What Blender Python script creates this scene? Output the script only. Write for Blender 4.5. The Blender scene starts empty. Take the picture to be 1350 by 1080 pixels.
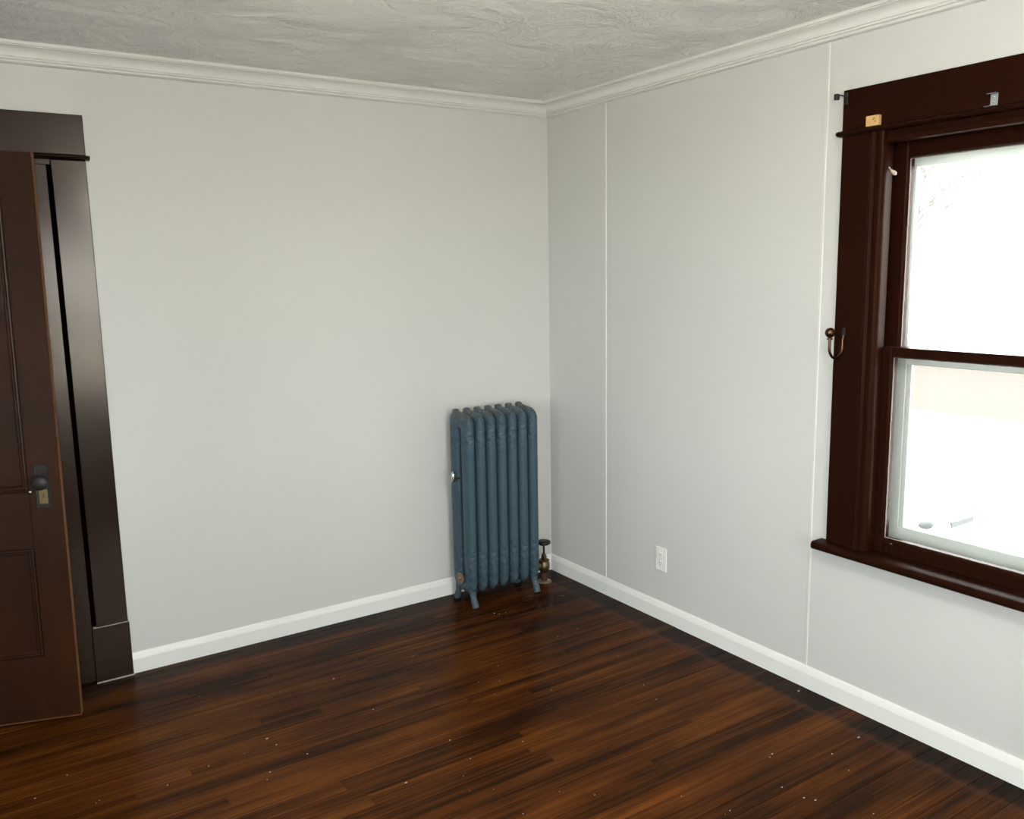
import bpy, bmesh, math, random
from mathutils import Vector, Matrix

S = bpy.context.scene
COL = S.collection
rnd = random.Random(7)
R = math.radians

# ------------------------------------------------------------------ camera
cam_d = bpy.data.cameras.new('camera')
cam = bpy.data.objects.new('camera', cam_d)
COL.objects.link(cam)
S.camera = cam
CAM = Vector((-2.6894, -3.7093, 1.6233))
YAW, PIT, ROL = 0.5823958, -0.1574778, -0.0176078
FPX = 1134.58
cam_d.sensor_fit = 'HORIZONTAL'
cam_d.sensor_width = 36.0
cam_d.lens = FPX * 36.0 / 1350.0
cam_d.clip_start = 0.05
cam_d.clip_end = 500
fw = Vector((math.sin(YAW) * math.cos(PIT), math.cos(YAW) * math.cos(PIT), math.sin(PIT)))
rt = Vector((math.cos(YAW), -math.sin(YAW), 0))
up = rt.cross(fw)
r2 = rt * math.cos(ROL) + up * math.sin(ROL)
u2 = -rt * math.sin(ROL) + up * math.cos(ROL)
m = Matrix((r2, u2, -fw)).transposed().to_4x4()
m.translation = CAM
cam.matrix_world = m

# ------------------------------------------------------------------ world: uniform overcast sky
SKY = 9.0
FILL_LAMP = 62.0      # added hanging globe, brightens the walls and ceiling
world = bpy.data.worlds.new('overcast_sky')
S.world = world
world.use_nodes = True
bg = world.node_tree.nodes['Background']
bg.inputs['Color'].default_value = (0.97, 1.0, 0.985, 1)
bg.inputs['Strength'].default_value = SKY

S.view_settings.view_transform = 'Standard'
S.view_settings.look = 'None'
S.view_settings.gamma = 1.0
S.view_settings.use_curve_mapping = False
S.view_settings.exposure = 1.17

# room dimensions (metres): far corner at the origin, room towards -x and -y
H = 2.4675
XL, YF = -3.80, -4.45
GROUND = -3.0

def portal(name, loc, rot, sx, sy):
    d = bpy.data.lights.new(name, 'AREA')
    d.shape = 'RECTANGLE'; d.size = sx; d.size_y = sy
    d.cycles.is_portal = True
    o = bpy.data.objects.new(name, d); COL.objects.link(o)
    o.location = loc; o.rotation_euler = rot
WIN_W, WIN_Z0, WIN_Z1 = 0.84, 0.60, 2.05        # opening of every window
WIN1_Y = -1.905 - WIN_W / 2                      # centre of the window in the right wall
FRONT_WINDOWS = (-1.60, -2.98)                   # windows behind the camera; the second is added to brighten the back wall
ADDED_LEFT_WINDOWS = (-2.60, -3.72)                    # unseen windows added opposite the panelled wall to brighten it
portal('window_daylight_portal', (0.2, WIN1_Y, 1.325), (0, R(90), 0), 1.5, 0.9)
for wx in FRONT_WINDOWS:
    portal('window_daylight_portal', (wx, YF - 0.2, 1.325), (R(90), 0, 0), 0.9, 1.5)
for wy in ADDED_LEFT_WINDOWS:
    portal('window_daylight_portal', (XL - 0.2, wy, 1.325), (0, R(-90), 0), 1.5, 0.9)

# ------------------------------------------------------------------ helpers
def setprops(o, label=None, cat=None, group=None, kind=None):
    if label: o['label'] = label
    if cat: o['category'] = cat
    if group: o['group'] = group
    if kind: o['kind'] = kind
    return o

def empty(name, loc=(0, 0, 0), rz=0.0, **kw):
    o = bpy.data.objects.new(name, None)
    o.empty_display_size = 0.1
    COL.objects.link(o)
    o.location = loc; o.rotation_euler = (0, 0, rz)
    return setprops(o, **kw)

def link(name, me, mat=None, parent=None, loc=None, **kw):
    o = bpy.data.objects.new(name, me)
    COL.objects.link(o)
    if mat is not None and len(me.materials) == 0: me.materials.append(mat)
    if parent: o.parent = parent
    if loc is not None: o.location = loc
    return setprops(o, **kw)

def mesh_from(bm, smooth=None):
    bmesh.ops.recalc_face_normals(bm, faces=bm.faces[:])
    me = bpy.data.meshes.new('m')
    bm.to_mesh(me); bm.free()
    if smooth is not None:
        for p in me.polygons: p.use_smooth = True
        if smooth < 180:
            me.set_sharp_from_angle(angle=R(smooth))
    return me

def obj(name, bm, mat, parent=None, smooth=None, loc=None, **kw):
    return link(name, mesh_from(bm, smooth), mat, parent, loc, **kw)

def add_box(bm, x0, x1, y0, y1, z0, z1, bev=0.0, seg=1):
    x0, x1 = sorted((x0, x1)); y0, y1 = sorted((y0, y1)); z0, z1 = sorted((z0, z1))
    v = [bm.verts.new((x, y, z)) for x in (x0, x1) for y in (y0, y1) for z in (z0, z1)]
    fs = [bm.faces.new([v[i] for i in q]) for q in
          ((0, 1, 3, 2), (4, 6, 7, 5), (0, 4, 5, 1), (2, 3, 7, 6), (0, 2, 6, 4), (1, 5, 7, 3))]
    if bev > 0:
        es = list({e for f in fs for e in f.edges})
        bmesh.ops.bevel(bm, geom=es, offset=bev, segments=seg, affect='EDGES', profile=0.5)
    return bm

def box(name, b, mat, parent=None, bev=0.0015, seg=1, **kw):
    bm = bmesh.new(); add_box(bm, *b, bev=bev, seg=seg)
    return obj(name, bm, mat, parent, **kw)

def add_lathe(bm, prof, seg=20, axis='Z', origin=(0, 0, 0), cap=True, sx=1.0, sy=1.0):
    o = Vector(origin); rings = []
    for r, h in prof:
        ring = []
        for k in range(seg):
            a = 2 * math.pi * k / seg
            c, s = r * math.cos(a) * sx, r * math.sin(a) * sy
            p = {'Z': (c, s, h), 'X': (h, c, s), 'Y': (c, h, s)}[axis]
            ring.append(bm.verts.new(o + Vector(p)))
        rings.append(ring)
    for a, b in zip(rings, rings[1:]):
        for k in range(seg):
            bm.faces.new((a[k], a[(k + 1) % seg], b[(k + 1) % seg], b[k]))
    if cap:
        bm.faces.new(rings[0]); bm.faces.new(rings[-1])
    return bm

def add_tube(bm, pts, rad, seg=10, cap=True):
    pts = [Vector(p) for p in pts]
    if not hasattr(rad, '__len__'): rad = [rad] * len(pts)
    rings = []; n = None
    for i, p in enumerate(pts):
        t = (pts[min(i + 1, len(pts) - 1)] - pts[max(i - 1, 0)]).normalized()
        if n is None:
            n = t.cross(Vector((0.31, 0.2, 0.93)))
            if n.length < 0.05: n = t.cross(Vector((1, 0, 0)))
        n = (n - t * n.dot(t)).normalized()
        b = t.cross(n)
        rings.append([bm.verts.new(p + (n * math.cos(2 * math.pi * k / seg) + b * math.sin(2 * math.pi * k / seg)) * rad[i]) for k in range(seg)])
    for a, b in zip(rings, rings[1:]):
        for k in range(seg):
            bm.faces.new((a[k], a[(k + 1) % seg], b[(k + 1) % seg], b[k]))
    if cap:
        bm.faces.new(rings[0]); bm.faces.new(rings[-1])
    return bm

def add_run(bm, prof, p0, p1, n, m0=1.0, m1=1.0, upv=(0, 0, 1)):
    """sweep a closed profile (out, up) from p0 to p1; n = direction 'out'; m = mitre factors"""
    p0, p1, n, upv = Vector(p0), Vector(p1), Vector(n), Vector(upv)
    t = (p1 - p0).normalized()
    A = [bm.verts.new(p0 + n * a + upv * b + t * a * m0) for a, b in prof]
    B = [bm.verts.new(p1 + n * a + upv * b - t * a * m1) for a, b in prof]
    k = len(prof)
    for i in range(k):
        bm.faces.new((A[i], A[(i + 1) % k], B[(i + 1) % k], B[i]))
    bm.faces.new(A); bm.faces.new(B)
    return bm

def add_frame(bm, x0, x1, z0, z1, prof, y=0.0, ydir=1.0):
    """four mitred runs round a rectangle in local xz, profile (inward, along y)"""
    cs = [(x0, z0), (x1, z0), (x1, z1), (x0, z1)]
    ins = [(0, 1), (-1, 0), (0, -1), (1, 0)]
    for i in range(4):
        a, b = cs[i], cs[(i + 1) % 4]
        add_run(bm, prof, (a[0], y, a[1]), (b[0], y, b[1]), (ins[i][0], 0, ins[i][1]), 1, 1, (0, ydir, 0))
    return bm

# ------------------------------------------------------------------ materials
class NT:
    def __init__(self, name):
        self.m = bpy.data.materials.new(name); self.m.use_nodes = True
        self.t = self.m.node_tree; self.n = self.t.nodes
        self.b = self.n['Principled BSDF']; self.out = self.n['Material Output']
    def new(self, typ, **kw):
        x = self.n.new(typ)
        for k, v in kw.items():
            if k.startswith('_'): setattr(x, k[1:], v)
            else: x.inputs[k.replace('_', ' ')].default_value = v
        return x
    def l(self, a, b): self.t.links.new(a, b)
    def pos(self, scale=(1, 1, 1), obj_space=False, rot=(0, 0, 0)):
        mp = self.new('ShaderNodeMapping'); mp.inputs['Scale'].default_value = scale
        mp.inputs['Rotation'].default_value = rot
        if obj_space: self.l(self.new('ShaderNodeTexCoord').outputs['Object'], mp.inputs['Vector'])
        else: self.l(self.new('ShaderNodeNewGeometry').outputs['Position'], mp.inputs['Vector'])
        return mp.outputs['Vector']
    def noise(self, vec, scale, detail=4, rough=0.55, dist=0.0):
        x = self.new('ShaderNodeTexNoise', Scale=scale, Detail=detail, Roughness=rough, Distortion=dist)
        self.l(vec, x.inputs['Vector']); return x.outputs['Fac']
    def ramp(self, fac, stops):
        x = self.new('ShaderNodeValToRGB'); cr = x.color_ramp
        while len(cr.elements) < len(stops): cr.elements.new(0.5)
        for e, (p, c) in zip(cr.elements, stops):
            e.position = p; e.color = (*c, 1) if len(c) == 3 else c
        self.l(fac, x.inputs['Fac']); return x.outputs['Color']
    def mix(self, fac, a, b, mode='MIX'):
        x = self.new('ShaderNodeMix', _data_type='RGBA', _blend_type=mode)
        if isinstance(fac, (int, float)): x.inputs[0].default_value = fac
        else: self.l(fac, x.inputs[0])
        for i, v in ((6, a), (7, b)):
            if isinstance(v, tuple): x.inputs[i].default_value = (*v, 1)
            else: self.l(v, x.inputs[i])
        return x.outputs[2]
    def math(self, op, a, b=None, clamp=False):
        x = self.new('ShaderNodeMath', _operation=op, _use_clamp=clamp)
        for i, v in ((0, a), (1, b)):
            if v is None: continue
            if isinstance(v, (int, float)): x.inputs[i].default_value = v
            else: self.l(v, x.inputs[i])
        return x.outputs[0]
    def bump(self, h, strength, dist=0.001):
        x = self.new('ShaderNodeBump', Strength=strength, Distance=dist)
        self.l(h, x.inputs['Height']); self.l(x.outputs['Normal'], self.b.inputs['Normal'])
        return x
    def base(self, v):
        if isinstance(v, tuple): self.b.inputs['Base Color'].default_value = (*v, 1)
        else: self.l(v, self.b.inputs['Base Color'])
    def set(self, **kw):
        for k, v in kw.items():
            i = self.b.inputs[k.replace('_', ' ')]
            if isinstance(v, (int, float, tuple)): i.default_value = v
            else: self.l(v, i)
        return self

def m_paint(name, c, rough=0.55, bump=0.05, scale=220, var=0.03, spec=0.5):
    t = NT(name); p = t.pos()
    f = t.noise(p, 1.7, 3)
    t.base(t.mix(f, tuple(x * (1 - var) for x in c), tuple(min(1, x * (1 + var)) for x in c)))
    t.set(Roughness=rough, Specular_IOR_Level=spec)
    t.bump(t.noise(p, scale, 3), bump, 0.001)
    return t.m

M = {}
M['wall'] = m_paint('wall_paint', (0.592, 0.598, 0.580), 0.6, 0.06, 160, 0.02)
M['panel'] = m_paint('panel_paint', (0.570, 0.580, 0.568), 0.5, 0.04, 120, 0.02)
M['seam'] = m_paint('seam_paint', (0.62, 0.627, 0.61), 0.45, 0.02, 120, 0.015)
M['trim'] = m_paint('white_trim_paint', (0.78, 0.79, 0.77), 0.38, 0.02, 120, 0.015)
M['crown'] = m_paint('crown_paint', (0.69, 0.70, 0.68), 0.5, 0.02, 120, 0.015)
M['plaster'] = m_paint('plain_plaster', (0.62, 0.61, 0.57), 0.8, 0.1, 60, 0.04)
M['storm'] = m_paint('storm_paint', (0.46, 0.49, 0.465), 0.6, 0.1, 90, 0.06)
M['plastic'] = m_paint('white_plastic', (0.78, 0.79, 0.77), 0.3, 0.0, 50, 0.0)
M['slot'] = m_paint('slot_dark', (0.06, 0.06, 0.058), 0.6, 0.0, 50, 0.0)

def m_ceiling():
    t = NT('ceiling_texture')
    patch = t.noise(t.pos((0.8, 1.25, 1), rot=(0, 0, R(-25))), 4.0, 4, 0.6, 1.2)
    warp = t.noise(t.pos(), 3.0, 3, 0.5)
    brush = t.noise(t.pos((22, 60, 20), rot=(0, 0, R(-20))), 1.0, 5, 0.7, 1.2)
    brush2 = t.noise(t.pos((60, 26, 20), rot=(0, 0, R(30))), 1.0, 5, 0.7, 1.2)
    sel = t.math('MULTIPLY', t.math('SUBTRACT', warp, 0.42), 6.0, True)
    br = t.math('ADD', t.math('MULTIPLY', brush, sel), t.math('MULTIPLY', brush2, t.math('SUBTRACT', 1.0, sel)))
    amp = t.math('ADD', t.math('MULTIPLY', t.math('SUBTRACT', patch, 0.38), 4.0, True), 0.22)
    h = t.math('ADD', t.math('MULTIPLY', br, amp), t.math('MULTIPLY', patch, 0.8))
    # light caught on the skim-coat ridges, put into the colour as paler streaks
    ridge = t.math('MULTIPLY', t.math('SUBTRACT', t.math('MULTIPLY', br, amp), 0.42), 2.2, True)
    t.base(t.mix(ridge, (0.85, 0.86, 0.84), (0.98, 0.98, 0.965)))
    t.set(Roughness=0.5)
    t.bump(h, 1.0, 0.020)
    return t.m
M['ceiling'] = m_ceiling()

def m_wood(name, dark, light, rough=(0.25, 0.4), grain=(60, 60, 3), coat=0.0, red=None, spec=0.15, tint=(1, 1, 1)):
    t = NT(name)
    p = t.pos(grain, obj_space=True)
    g = t.noise(p, 1.0, 6, 0.65, 0.6)
    blot = t.noise(t.pos((2.2, 2.2, 1.2), obj_space=True), 1.6, 3)
    c = t.mix(g, dark, light)
    if red: c = t.mix(t.math('MULTIPLY', t.math('SUBTRACT', blot, 0.42), 4.0, True), c, t.mix(g, dark, red))
    t.base(c)
    rr = t.new('ShaderNodeMapRange'); rr.inputs['To Min'].default_value = rough[0]; rr.inputs['To Max'].default_value = rough[1]
    t.l(blot, rr.inputs['Value'])
    t.set(Roughness=rr.outputs['Result'], Coat_Weight=coat, Specular_IOR_Level=spec, Specular_Tint=(*tint, 1))
    t.bump(g, 0.10, 0.001)
    return t.m
M['casing'] = m_wood('dark_stained_trim', (0.011, 0.0046, 0.0026), (0.017, 0.0068, 0.0036), (0.16, 0.22), spec=0.40, tint=(1.0, 0.9, 0.82))
M['wincasing'] = m_wood('dark_red_brown_trim', (0.0125, 0.0040, 0.0019), (0.018, 0.0056, 0.0026), (0.30, 0.40), spec=0.06, tint=(1.0, 0.55, 0.4))
M['jamb'] = m_wood('bare_dark_jamb', (0.006, 0.0026, 0.0016), (0.009, 0.0036, 0.002), (0.7, 0.8), spec=0.0)
M['door'] = m_wood('door_wood', (0.016, 0.0065, 0.003), (0.030, 0.011, 0.0045), (0.30, 0.40), red=(0.052, 0.0145, 0.004), spec=0.2)
M['wornedge'] = m_wood('worn_door_edge', (0.05, 0.018, 0.006), (0.16, 0.065, 0.018), (0.5, 0.6), grain=(60, 60, 9))
M['rawwood'] = m_wood('bare_pine', (0.50, 0.30, 0.11), (0.66, 0.44, 0.19), (0.6, 0.7), grain=(30, 30, 160))

def m_floor():
    t = NT('stained_floor_boards')
    info = t.new('ShaderNodeObjectInfo'); rv = info.outputs['Random']
    geo = t.new('ShaderNodeNewGeometry')
    off = t.new('ShaderNodeVectorMath', _operation='ADD')
    cmb = t.new('ShaderNodeCombineXYZ'); t.l(t.math('MULTIPLY', rv, 37.0), cmb.inputs['X']); t.l(t.math('MULTIPLY', rv, 11.0), cmb.inputs['Z'])
    t.l(geo.outputs['Position'], off.inputs[0]); t.l(cmb.outputs[0], off.inputs[1])
    def mp(s):
        x = t.new('ShaderNodeMapping'); x.inputs['Scale'].default_value = s
        t.l(off.outputs[0], x.inputs['Vector']); return x.outputs['Vector']
    grain = t.noise(mp((1.6, 110, 1)), 1.0, 6, 0.65, 0.05)
    streak = t.noise(mp((0.9, 20, 1)), 1.0, 4, 0.6, 0.1)
    patch = t.noise(t.pos((0.8, 2.2, 1)), 1.6, 4, 0.6, 0.2)
    # tone: worn orange in the middle, dark stain elsewhere
    tone = t.math('ADD', t.math('MULTIPLY', streak, 0.75), t.math('MULTIPLY', t.math('SUBTRACT', t.math('MULTIPLY', grain, 1.6), 0.30), 0.36))
    tone = t.math('ADD', tone, t.math('MULTIPLY', t.math('SUBTRACT', rv, 0.5), 0.14))
    tone = t.math('ADD', tone, t.math('MULTIPLY', t.math('SUBTRACT', patch, 0.5), 0.75))
    sep = t.new('ShaderNodeSeparateXYZ'); t.l(geo.outputs['Position'], sep.inputs[0])
    # the old stain border along the right wall (outside a former rug), 12 cm wide with a soft rubbed line
    wob = t.math('MULTIPLY', t.math('SUBTRACT', t.noise(t.pos((3, 3, 3)), 2.0, 3), 0.5), 0.05)
    xb = t.math('ADD', sep.outputs['X'], wob)
    bord = t.new('ShaderNodeMapRange', _interpolation_type='SMOOTHSTEP')
    bord.inputs['From Min'].default_value = -0.15; bord.inputs['From Max'].default_value = -0.085
    t.l(xb, bord.inputs['Value'])
    yb = t.new('ShaderNodeMapRange', _interpolation_type='SMOOTHSTEP')
    yb.inputs['From Min'].default_value = -0.22; yb.inputs['From Max'].default_value = -0.08
    t.l(sep.outputs['Y'], yb.inputs['Value'])
    tone = t.math('SUBTRACT', tone, t.math('MULTIPLY', bord.outputs['Result'], 0.22))
    tone = t.math('SUBTRACT', tone, t.math('MULTIPLY', yb.outputs['Result'], 0.15))
    c = t.ramp(tone, [(0.20, (0.0075, 0.0033, 0.0016)), (0.42, (0.0215, 0.0072, 0.0021)), (0.60, (0.057, 0.0165, 0.0033)), (0.86, (0.125, 0.038, 0.0064))])
    # pale rubbed line beside the border
    line = t.math('SUBTRACT', 1.0, t.math('MULTIPLY', t.math('ABSOLUTE', t.math('ADD', xb, 0.135)), 45.0), True)
    c = t.mix(t.math('MULTIPLY', line, 0.35), c, (0.06, 0.026, 0.013))
    t.base(c)
    rr = t.new('ShaderNodeMapRange'); rr.inputs['To Min'].default_value = 0.12; rr.inputs['To Max'].default_value = 0.26
    t.l(t.noise(t.pos((4, 9, 1)), 2.0, 4), rr.inputs['Value'])
    t.set(Roughness=rr.outputs['Result'])
    t.b.inputs['Specular IOR Level'].default_value = 0.045
    t.b.inputs['Specular Tint'].default_value = (1.0, 0.80, 0.64, 1)
    t.bump(t.math('ADD', t.math('MULTIPLY', grain, 0.4), streak), 0.12, 0.0015)
    return t.m
M['floor'] = m_floor()
M['subfloor'] = m_paint('subfloor_dark', (0.012, 0.008, 0.006), 0.9, 0.0, 50, 0.1)

def m_radiator():
    t = NT('blue_radiator_paint')
    p = t.pos(obj_space=True)
    f = t.noise(p, 9, 4)
    c = t.mix(f, (0.034, 0.064, 0.087), (0.048, 0.087, 0.116))
    # dust and worn paint lying on the tops of the sections
    sep = t.new('ShaderNodeSeparateXYZ'); t.l(t.new('ShaderNodeNewGeometry').outputs['Position'], sep.inputs[0])
    z = t.math('ADD', sep.outputs['Z'], t.math('MULTIPLY', t.math('SUBTRACT', t.noise(p, 22, 4), 0.5), 0.05))
    top = t.math('MULTIPLY', t.math('SUBTRACT', z, 0.925), 22.0, True)
    c = t.mix(t.math('MULTIPLY', top, 0.6), c, (0.115, 0.105, 0.09))
    low = t.math('MULTIPLY', t.math('SUBTRACT', 0.14, z), 6.0, True)
    c = t.mix(t.math('MULTIPLY', low, 0.3), c, (0.11, 0.12, 0.115))
    # chips: pale specks on the raised ornament
    sp = t.noise(p, 190, 2, 0.5)
    c = t.mix(t.math('MULTIPLY', t.math('SUBTRACT', sp, 0.66), 9.0, True), c, (0.14, 0.18, 0.19))
    t.base(c)
    # cast scroll ornament towards both ends of every tube
    v = t.new('ShaderNodeTexVoronoi', _feature='SMOOTH_F1', Scale=55.0); t.l(p, v.inputs['Vector'])
    band = t.math('MULTIPLY', t.math('SUBTRACT', t.math('ABSOLUTE', t.math('SUBTRACT', sep.outputs['Z'], 0.53)), 0.17), 12.0, True)
    h = t.math('MULTIPLY', v.outputs['Distance'], t.math('ADD', t.math('MULTIPLY', band, 0.9), 0.06))
    h = t.math('ADD', h, t.math('MULTIPLY', sp, 0.15))
    t.set(Roughness=0.42, Specular_IOR_Level=0.3)
    t.bump(h, 0.8, 0.008)
    return t.m
M['radiator'] = m_radiator()

def m_metal(name, c, rough, var=None, metallic=1.0, scale=40, spec=0.5):
    t = NT(name)
    if var: t.base(t.mix(t.noise(t.pos(obj_space=True), scale, 4), c, var))
    else: t.base(c)
    t.set(Roughness=rough, Metallic=metallic, Specular_IOR_Level=spec)
    return t.m
M['chrome'] = m_metal('chrome', (0.75, 0.74, 0.70), 0.16)
M['brass'] = m_metal('aged_brass', (0.32, 0.23, 0.12), 0.42, (0.10, 0.075, 0.045))
M['rust'] = m_metal('rusty_pipe', (0.10, 0.04, 0.02), 0.6, (0.05, 0.022, 0.014), 0.4)
M['flange'] = m_metal('worn_flange', (0.30, 0.23, 0.16), 0.55, (0.16, 0.11, 0.08), 0.5)
M['black'] = m_metal('black_enamel', (0.012, 0.011, 0.010), 0.38, None, 0.0)
M['iron'] = m_metal('dark_bronze_iron', (0.035, 0.034, 0.032), 0.45, (0.02, 0.018, 0.016), 0.6)
M['bronze'] = m_metal('antique_bronze', (0.16, 0.085, 0.045), 0.3, (0.07, 0.04, 0.026))
M['galv'] = m_metal('galvanised_steel', (0.52, 0.56, 0.58), 0.4, (0.38, 0.42, 0.44), 0.8)
M['keybrass'] = m_metal('dull_brass_key_plate', (0.26, 0.19, 0.075), 0.45, (0.15, 0.11, 0.05), 0.8)
M['cream'] = m_paint('cream_paint', (0.55, 0.47, 0.36), 0.5, 0.1, 80, 0.1)
M['caulk'] = m_paint('pale_caulk', (0.42, 0.38, 0.35), 0.6, 0.1, 80, 0.2)
M['putty'] = m_paint('old_putty', (0.16, 0.13, 0.11), 0.8, 0.3, 120, 0.3)

def m_glass():
    t = NT('old_window_glass')
    tr = t.new('ShaderNodeBsdfTransparent'); tr.inputs['Color'].default_value = (0.97, 0.98, 0.975, 1)
    gl = t.new('ShaderNodeBsdfGlossy', Roughness=0.02); gl.inputs['Color'].default_value = (1, 1, 1, 1)
    dust = t.new('ShaderNodeBsdfTranslucent'); dust.inputs['Color'].default_value = (0.9, 0.9, 0.88, 1)
    fr = t.new('ShaderNodeFresnel', IOR=1.35)
    a = t.new('ShaderNodeMixShader'); b = t.new('ShaderNodeMixShader')
    b.inputs[0].default_value = 0.008
    t.l(fr.outputs[0], a.inputs[0]); t.l(tr.outputs[0], a.inputs[1]); t.l(gl.outputs[0], a.inputs[2])
    t.l(a.outputs[0], b.inputs[1]); t.l(dust.outputs[0], b.inputs[2])
    t.l(b.outputs[0], t.out.inputs['Surface'])
    return t.m
M['glass'] = m_glass()

t_ = NT('fill_light_glow'); t_.base((0.8, 0.78, 0.74)); t_.set(Emission_Color=(1.0, 0.955, 0.89, 1), Emission_Strength=FILL_LAMP)  # glow of the added globe that fills the room
M['fill_globe'] = t_.m

def m_ground():
    t = NT('yard_ground')
    geo = t.new('ShaderNodeSeparateXYZ'); t.l(t.new('ShaderNodeNewGeometry').outputs['Position'], geo.inputs[0])
    n = t.noise(t.pos(), 0.35, 6, 0.7)
    c = t.ramp(n, [(0.3, (0.52, 0.45, 0.36)), (0.7, (0.66, 0.62, 0.54))])
    t.base(c); t.set(Roughness=0.9)
    return t.m
M['ground'] = m_ground()
M['pave'] = m_paint('pale_pavement', (0.66, 0.66, 0.65), 0.85, 0.2, 20, 0.08)
M['litter'] = m_paint('leaf_litter', (0.0535, 0.0465, 0.0415), 0.9, 0.2, 4, 0.12, 0.0)
M['bark'] = m_paint('grey_bark', (0.10, 0.097, 0.094), 0.9, 0.3, 40, 0.2, 0.0)
M['carpaint'] = m_paint('white_car_paint', (0.80, 0.80, 0.79), 0.2, 0.0, 10, 0.0)
M['carglass'] = m_metal('car_glass', (0.09, 0.10, 0.11), 0.08, None, 0.0)
M['headlight'] = m_metal('headlight_lens', (0.014, 0.016, 0.016), 0.3, None, 0.0, spec=0.08)
M['tyre'] = m_metal('tyre_rubber', (0.016, 0.016, 0.016), 0.8, None, 0.0, spec=0.05)
M['siding'] = m_paint('white_siding', (0.7, 0.7, 0.68), 0.7, 0.1, 20, 0.03)

# ================================================================== THE ROOM SHELL
T = 0.16          # wall thickness
def wall_with_holes(name, mat, a0, a1, z0, z1, holes, place, label):
    """boxes round rectangular holes; place(a, depth, z) -> world"""
    bm = bmesh.new()
    xs = sorted({a0, a1, *[h[0] for h in holes], *[h[1] for h in holes]})
    zs = sorted({z0, z1, *[h[2] for h in holes], *[h[3] for h in holes]})
    cells = {}
    inside = lambda a, z: any(h[0] < a < h[1] and h[2] < z < h[3] for h in holes)
    vs = {}
    def V(a, d, z):
        k = (round(a, 5), d, round(z, 5))
        if k not in vs: vs[k] = bm.verts.new(place(a, d, z))
        return vs[k]
    nx, nz = len(xs) - 1, len(zs) - 1
    solid = lambda i, j: 0 <= i < nx and 0 <= j < nz and not inside((xs[i] + xs[i + 1]) / 2, (zs[j] + zs[j + 1]) / 2)
    for i in range(nx):
        for j in range(nz):
            if not solid(i, j): continue
            A, B, C, D = xs[i], xs[i + 1], zs[j], zs[j + 1]
            for d in (0.0, T): bm.faces.new((V(A, d, C), V(B, d, C), V(B, d, D), V(A, d, D)))
            if not solid(i - 1, j): bm.faces.new((V(A, 0., C), V(A, T, C), V(A, T, D), V(A, 0., D)))
            if not solid(i + 1, j): bm.faces.new((V(B, 0., C), V(B, T, C), V(B, T, D), V(B, 0., D)))
            if not solid(i, j - 1): bm.faces.new((V(A, 0., C), V(B, 0., C), V(B, T, C), V(A, T, C)))
            if not solid(i, j + 1): bm.faces.new((V(A, 0., D), V(B, 0., D), V(B, T, D), V(A, T, D)))
    return obj(name, bm, mat, None, label=label, kind='structure')

OPEN_X0, OPEN_X1, OPEN_Z = -3.335, -2.286, 2.075       # rough door opening in the back wall
wall_back = wall_with_holes('wall_back', M['wall'], XL, 0.0, -0.02, H + 0.02,
    [(OPEN_X0, OPEN_X1, -0.02, OPEN_Z)], lambda a, d, z: (a, d, z),
    'warm pale grey painted wall behind the radiator and the door')
wy0, wy1 = WIN1_Y - WIN_W / 2 - 0.02, WIN1_Y + WIN_W / 2 + 0.02
PT = 0.006        # sheet panelling thickness
wall_right = wall_with_holes('wall_right', M['siding'], YF, T, -0.02, H + 0.02,
    [(wy0, wy1, WIN_Z0 - 0.02, WIN_Z1 + 0.02)], lambda a, d, z: (PT + d * (T - PT) / T, a, z),
    'pale grey sheet panelled wall with narrow seam strips and the window')
fh = [(wx - WIN_W / 2 - 0.02, wx + WIN_W / 2 + 0.02, WIN_Z0 - 0.02, WIN_Z1 + 0.02) for wx in FRONT_WINDOWS]
wall_front = wall_with_holes('wall_front', M['wall'], XL, T, -0.02, H + 0.02, fh,
    lambda a, d, z: (a, YF - d, z), 'pale grey painted wall facing the radiator, with two windows, one of them added')
fh = [(wy - WIN_W / 2 - 0.02, wy + WIN_W / 2 + 0.02, WIN_Z0 - 0.02, WIN_Z1 + 0.02) for wy in ADDED_LEFT_WINDOWS]
wall_left = wall_with_holes('wall_left', M['wall'], YF - T, T, -0.02, H + 0.02, fh,
    lambda a, d, z: (XL - d, a, z), 'pale grey painted wall opposite the panelled one, with two added windows')
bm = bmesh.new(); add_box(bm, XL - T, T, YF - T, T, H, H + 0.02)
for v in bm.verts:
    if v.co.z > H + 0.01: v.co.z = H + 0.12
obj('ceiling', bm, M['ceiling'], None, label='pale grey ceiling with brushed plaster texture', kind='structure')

# sheet panels of the right wall, each its own piece, with a seam strip over every joint
S1 = -0.466; S2 = S1 - 1.2192; S3 = S2 - 1.2192; S4 = S3 - 1.2192
def panel(y0, y1, hole=None):
    bm = bmesh.new()
    g = 0.001
    if hole is None:
        add_box(bm, 0, PT, y0 + g, y1 - g, 0, H)
    else:
        a, b, c, d = hole
        for q in ((y0 + g, a, 0, H), (b, y1 - g, 0, H), (a, b, 0, c), (a, b, d, H)):
            if q[1] - q[0] > 0.002: add_box(bm, 0, PT, *q)
    obj('panel', bm, M['panel'], wall_right)
panel(S1, 0.0)
panel(S2, S1)
panel(S3, S2, (wy0, wy1, WIN_Z0 - 0.02, WIN_Z1 + 0.02))
panel(S4, S3)
panel(YF, S4)
for s in (S1, S2, S3, S4):
    bm = bmesh.new()
    add_run(bm, [(0, -0.0065), (0.0028, -0.0045), (0.0032, 0), (0.0028, 0.0045), (0, 0.0065)], (0, s, 0.086), (0, s, H - 0.066), (-1, 0, 0), 0, 0, (0, 1, 0))
    obj('seam_strip', bm, M['seam'], wall_right)

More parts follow.
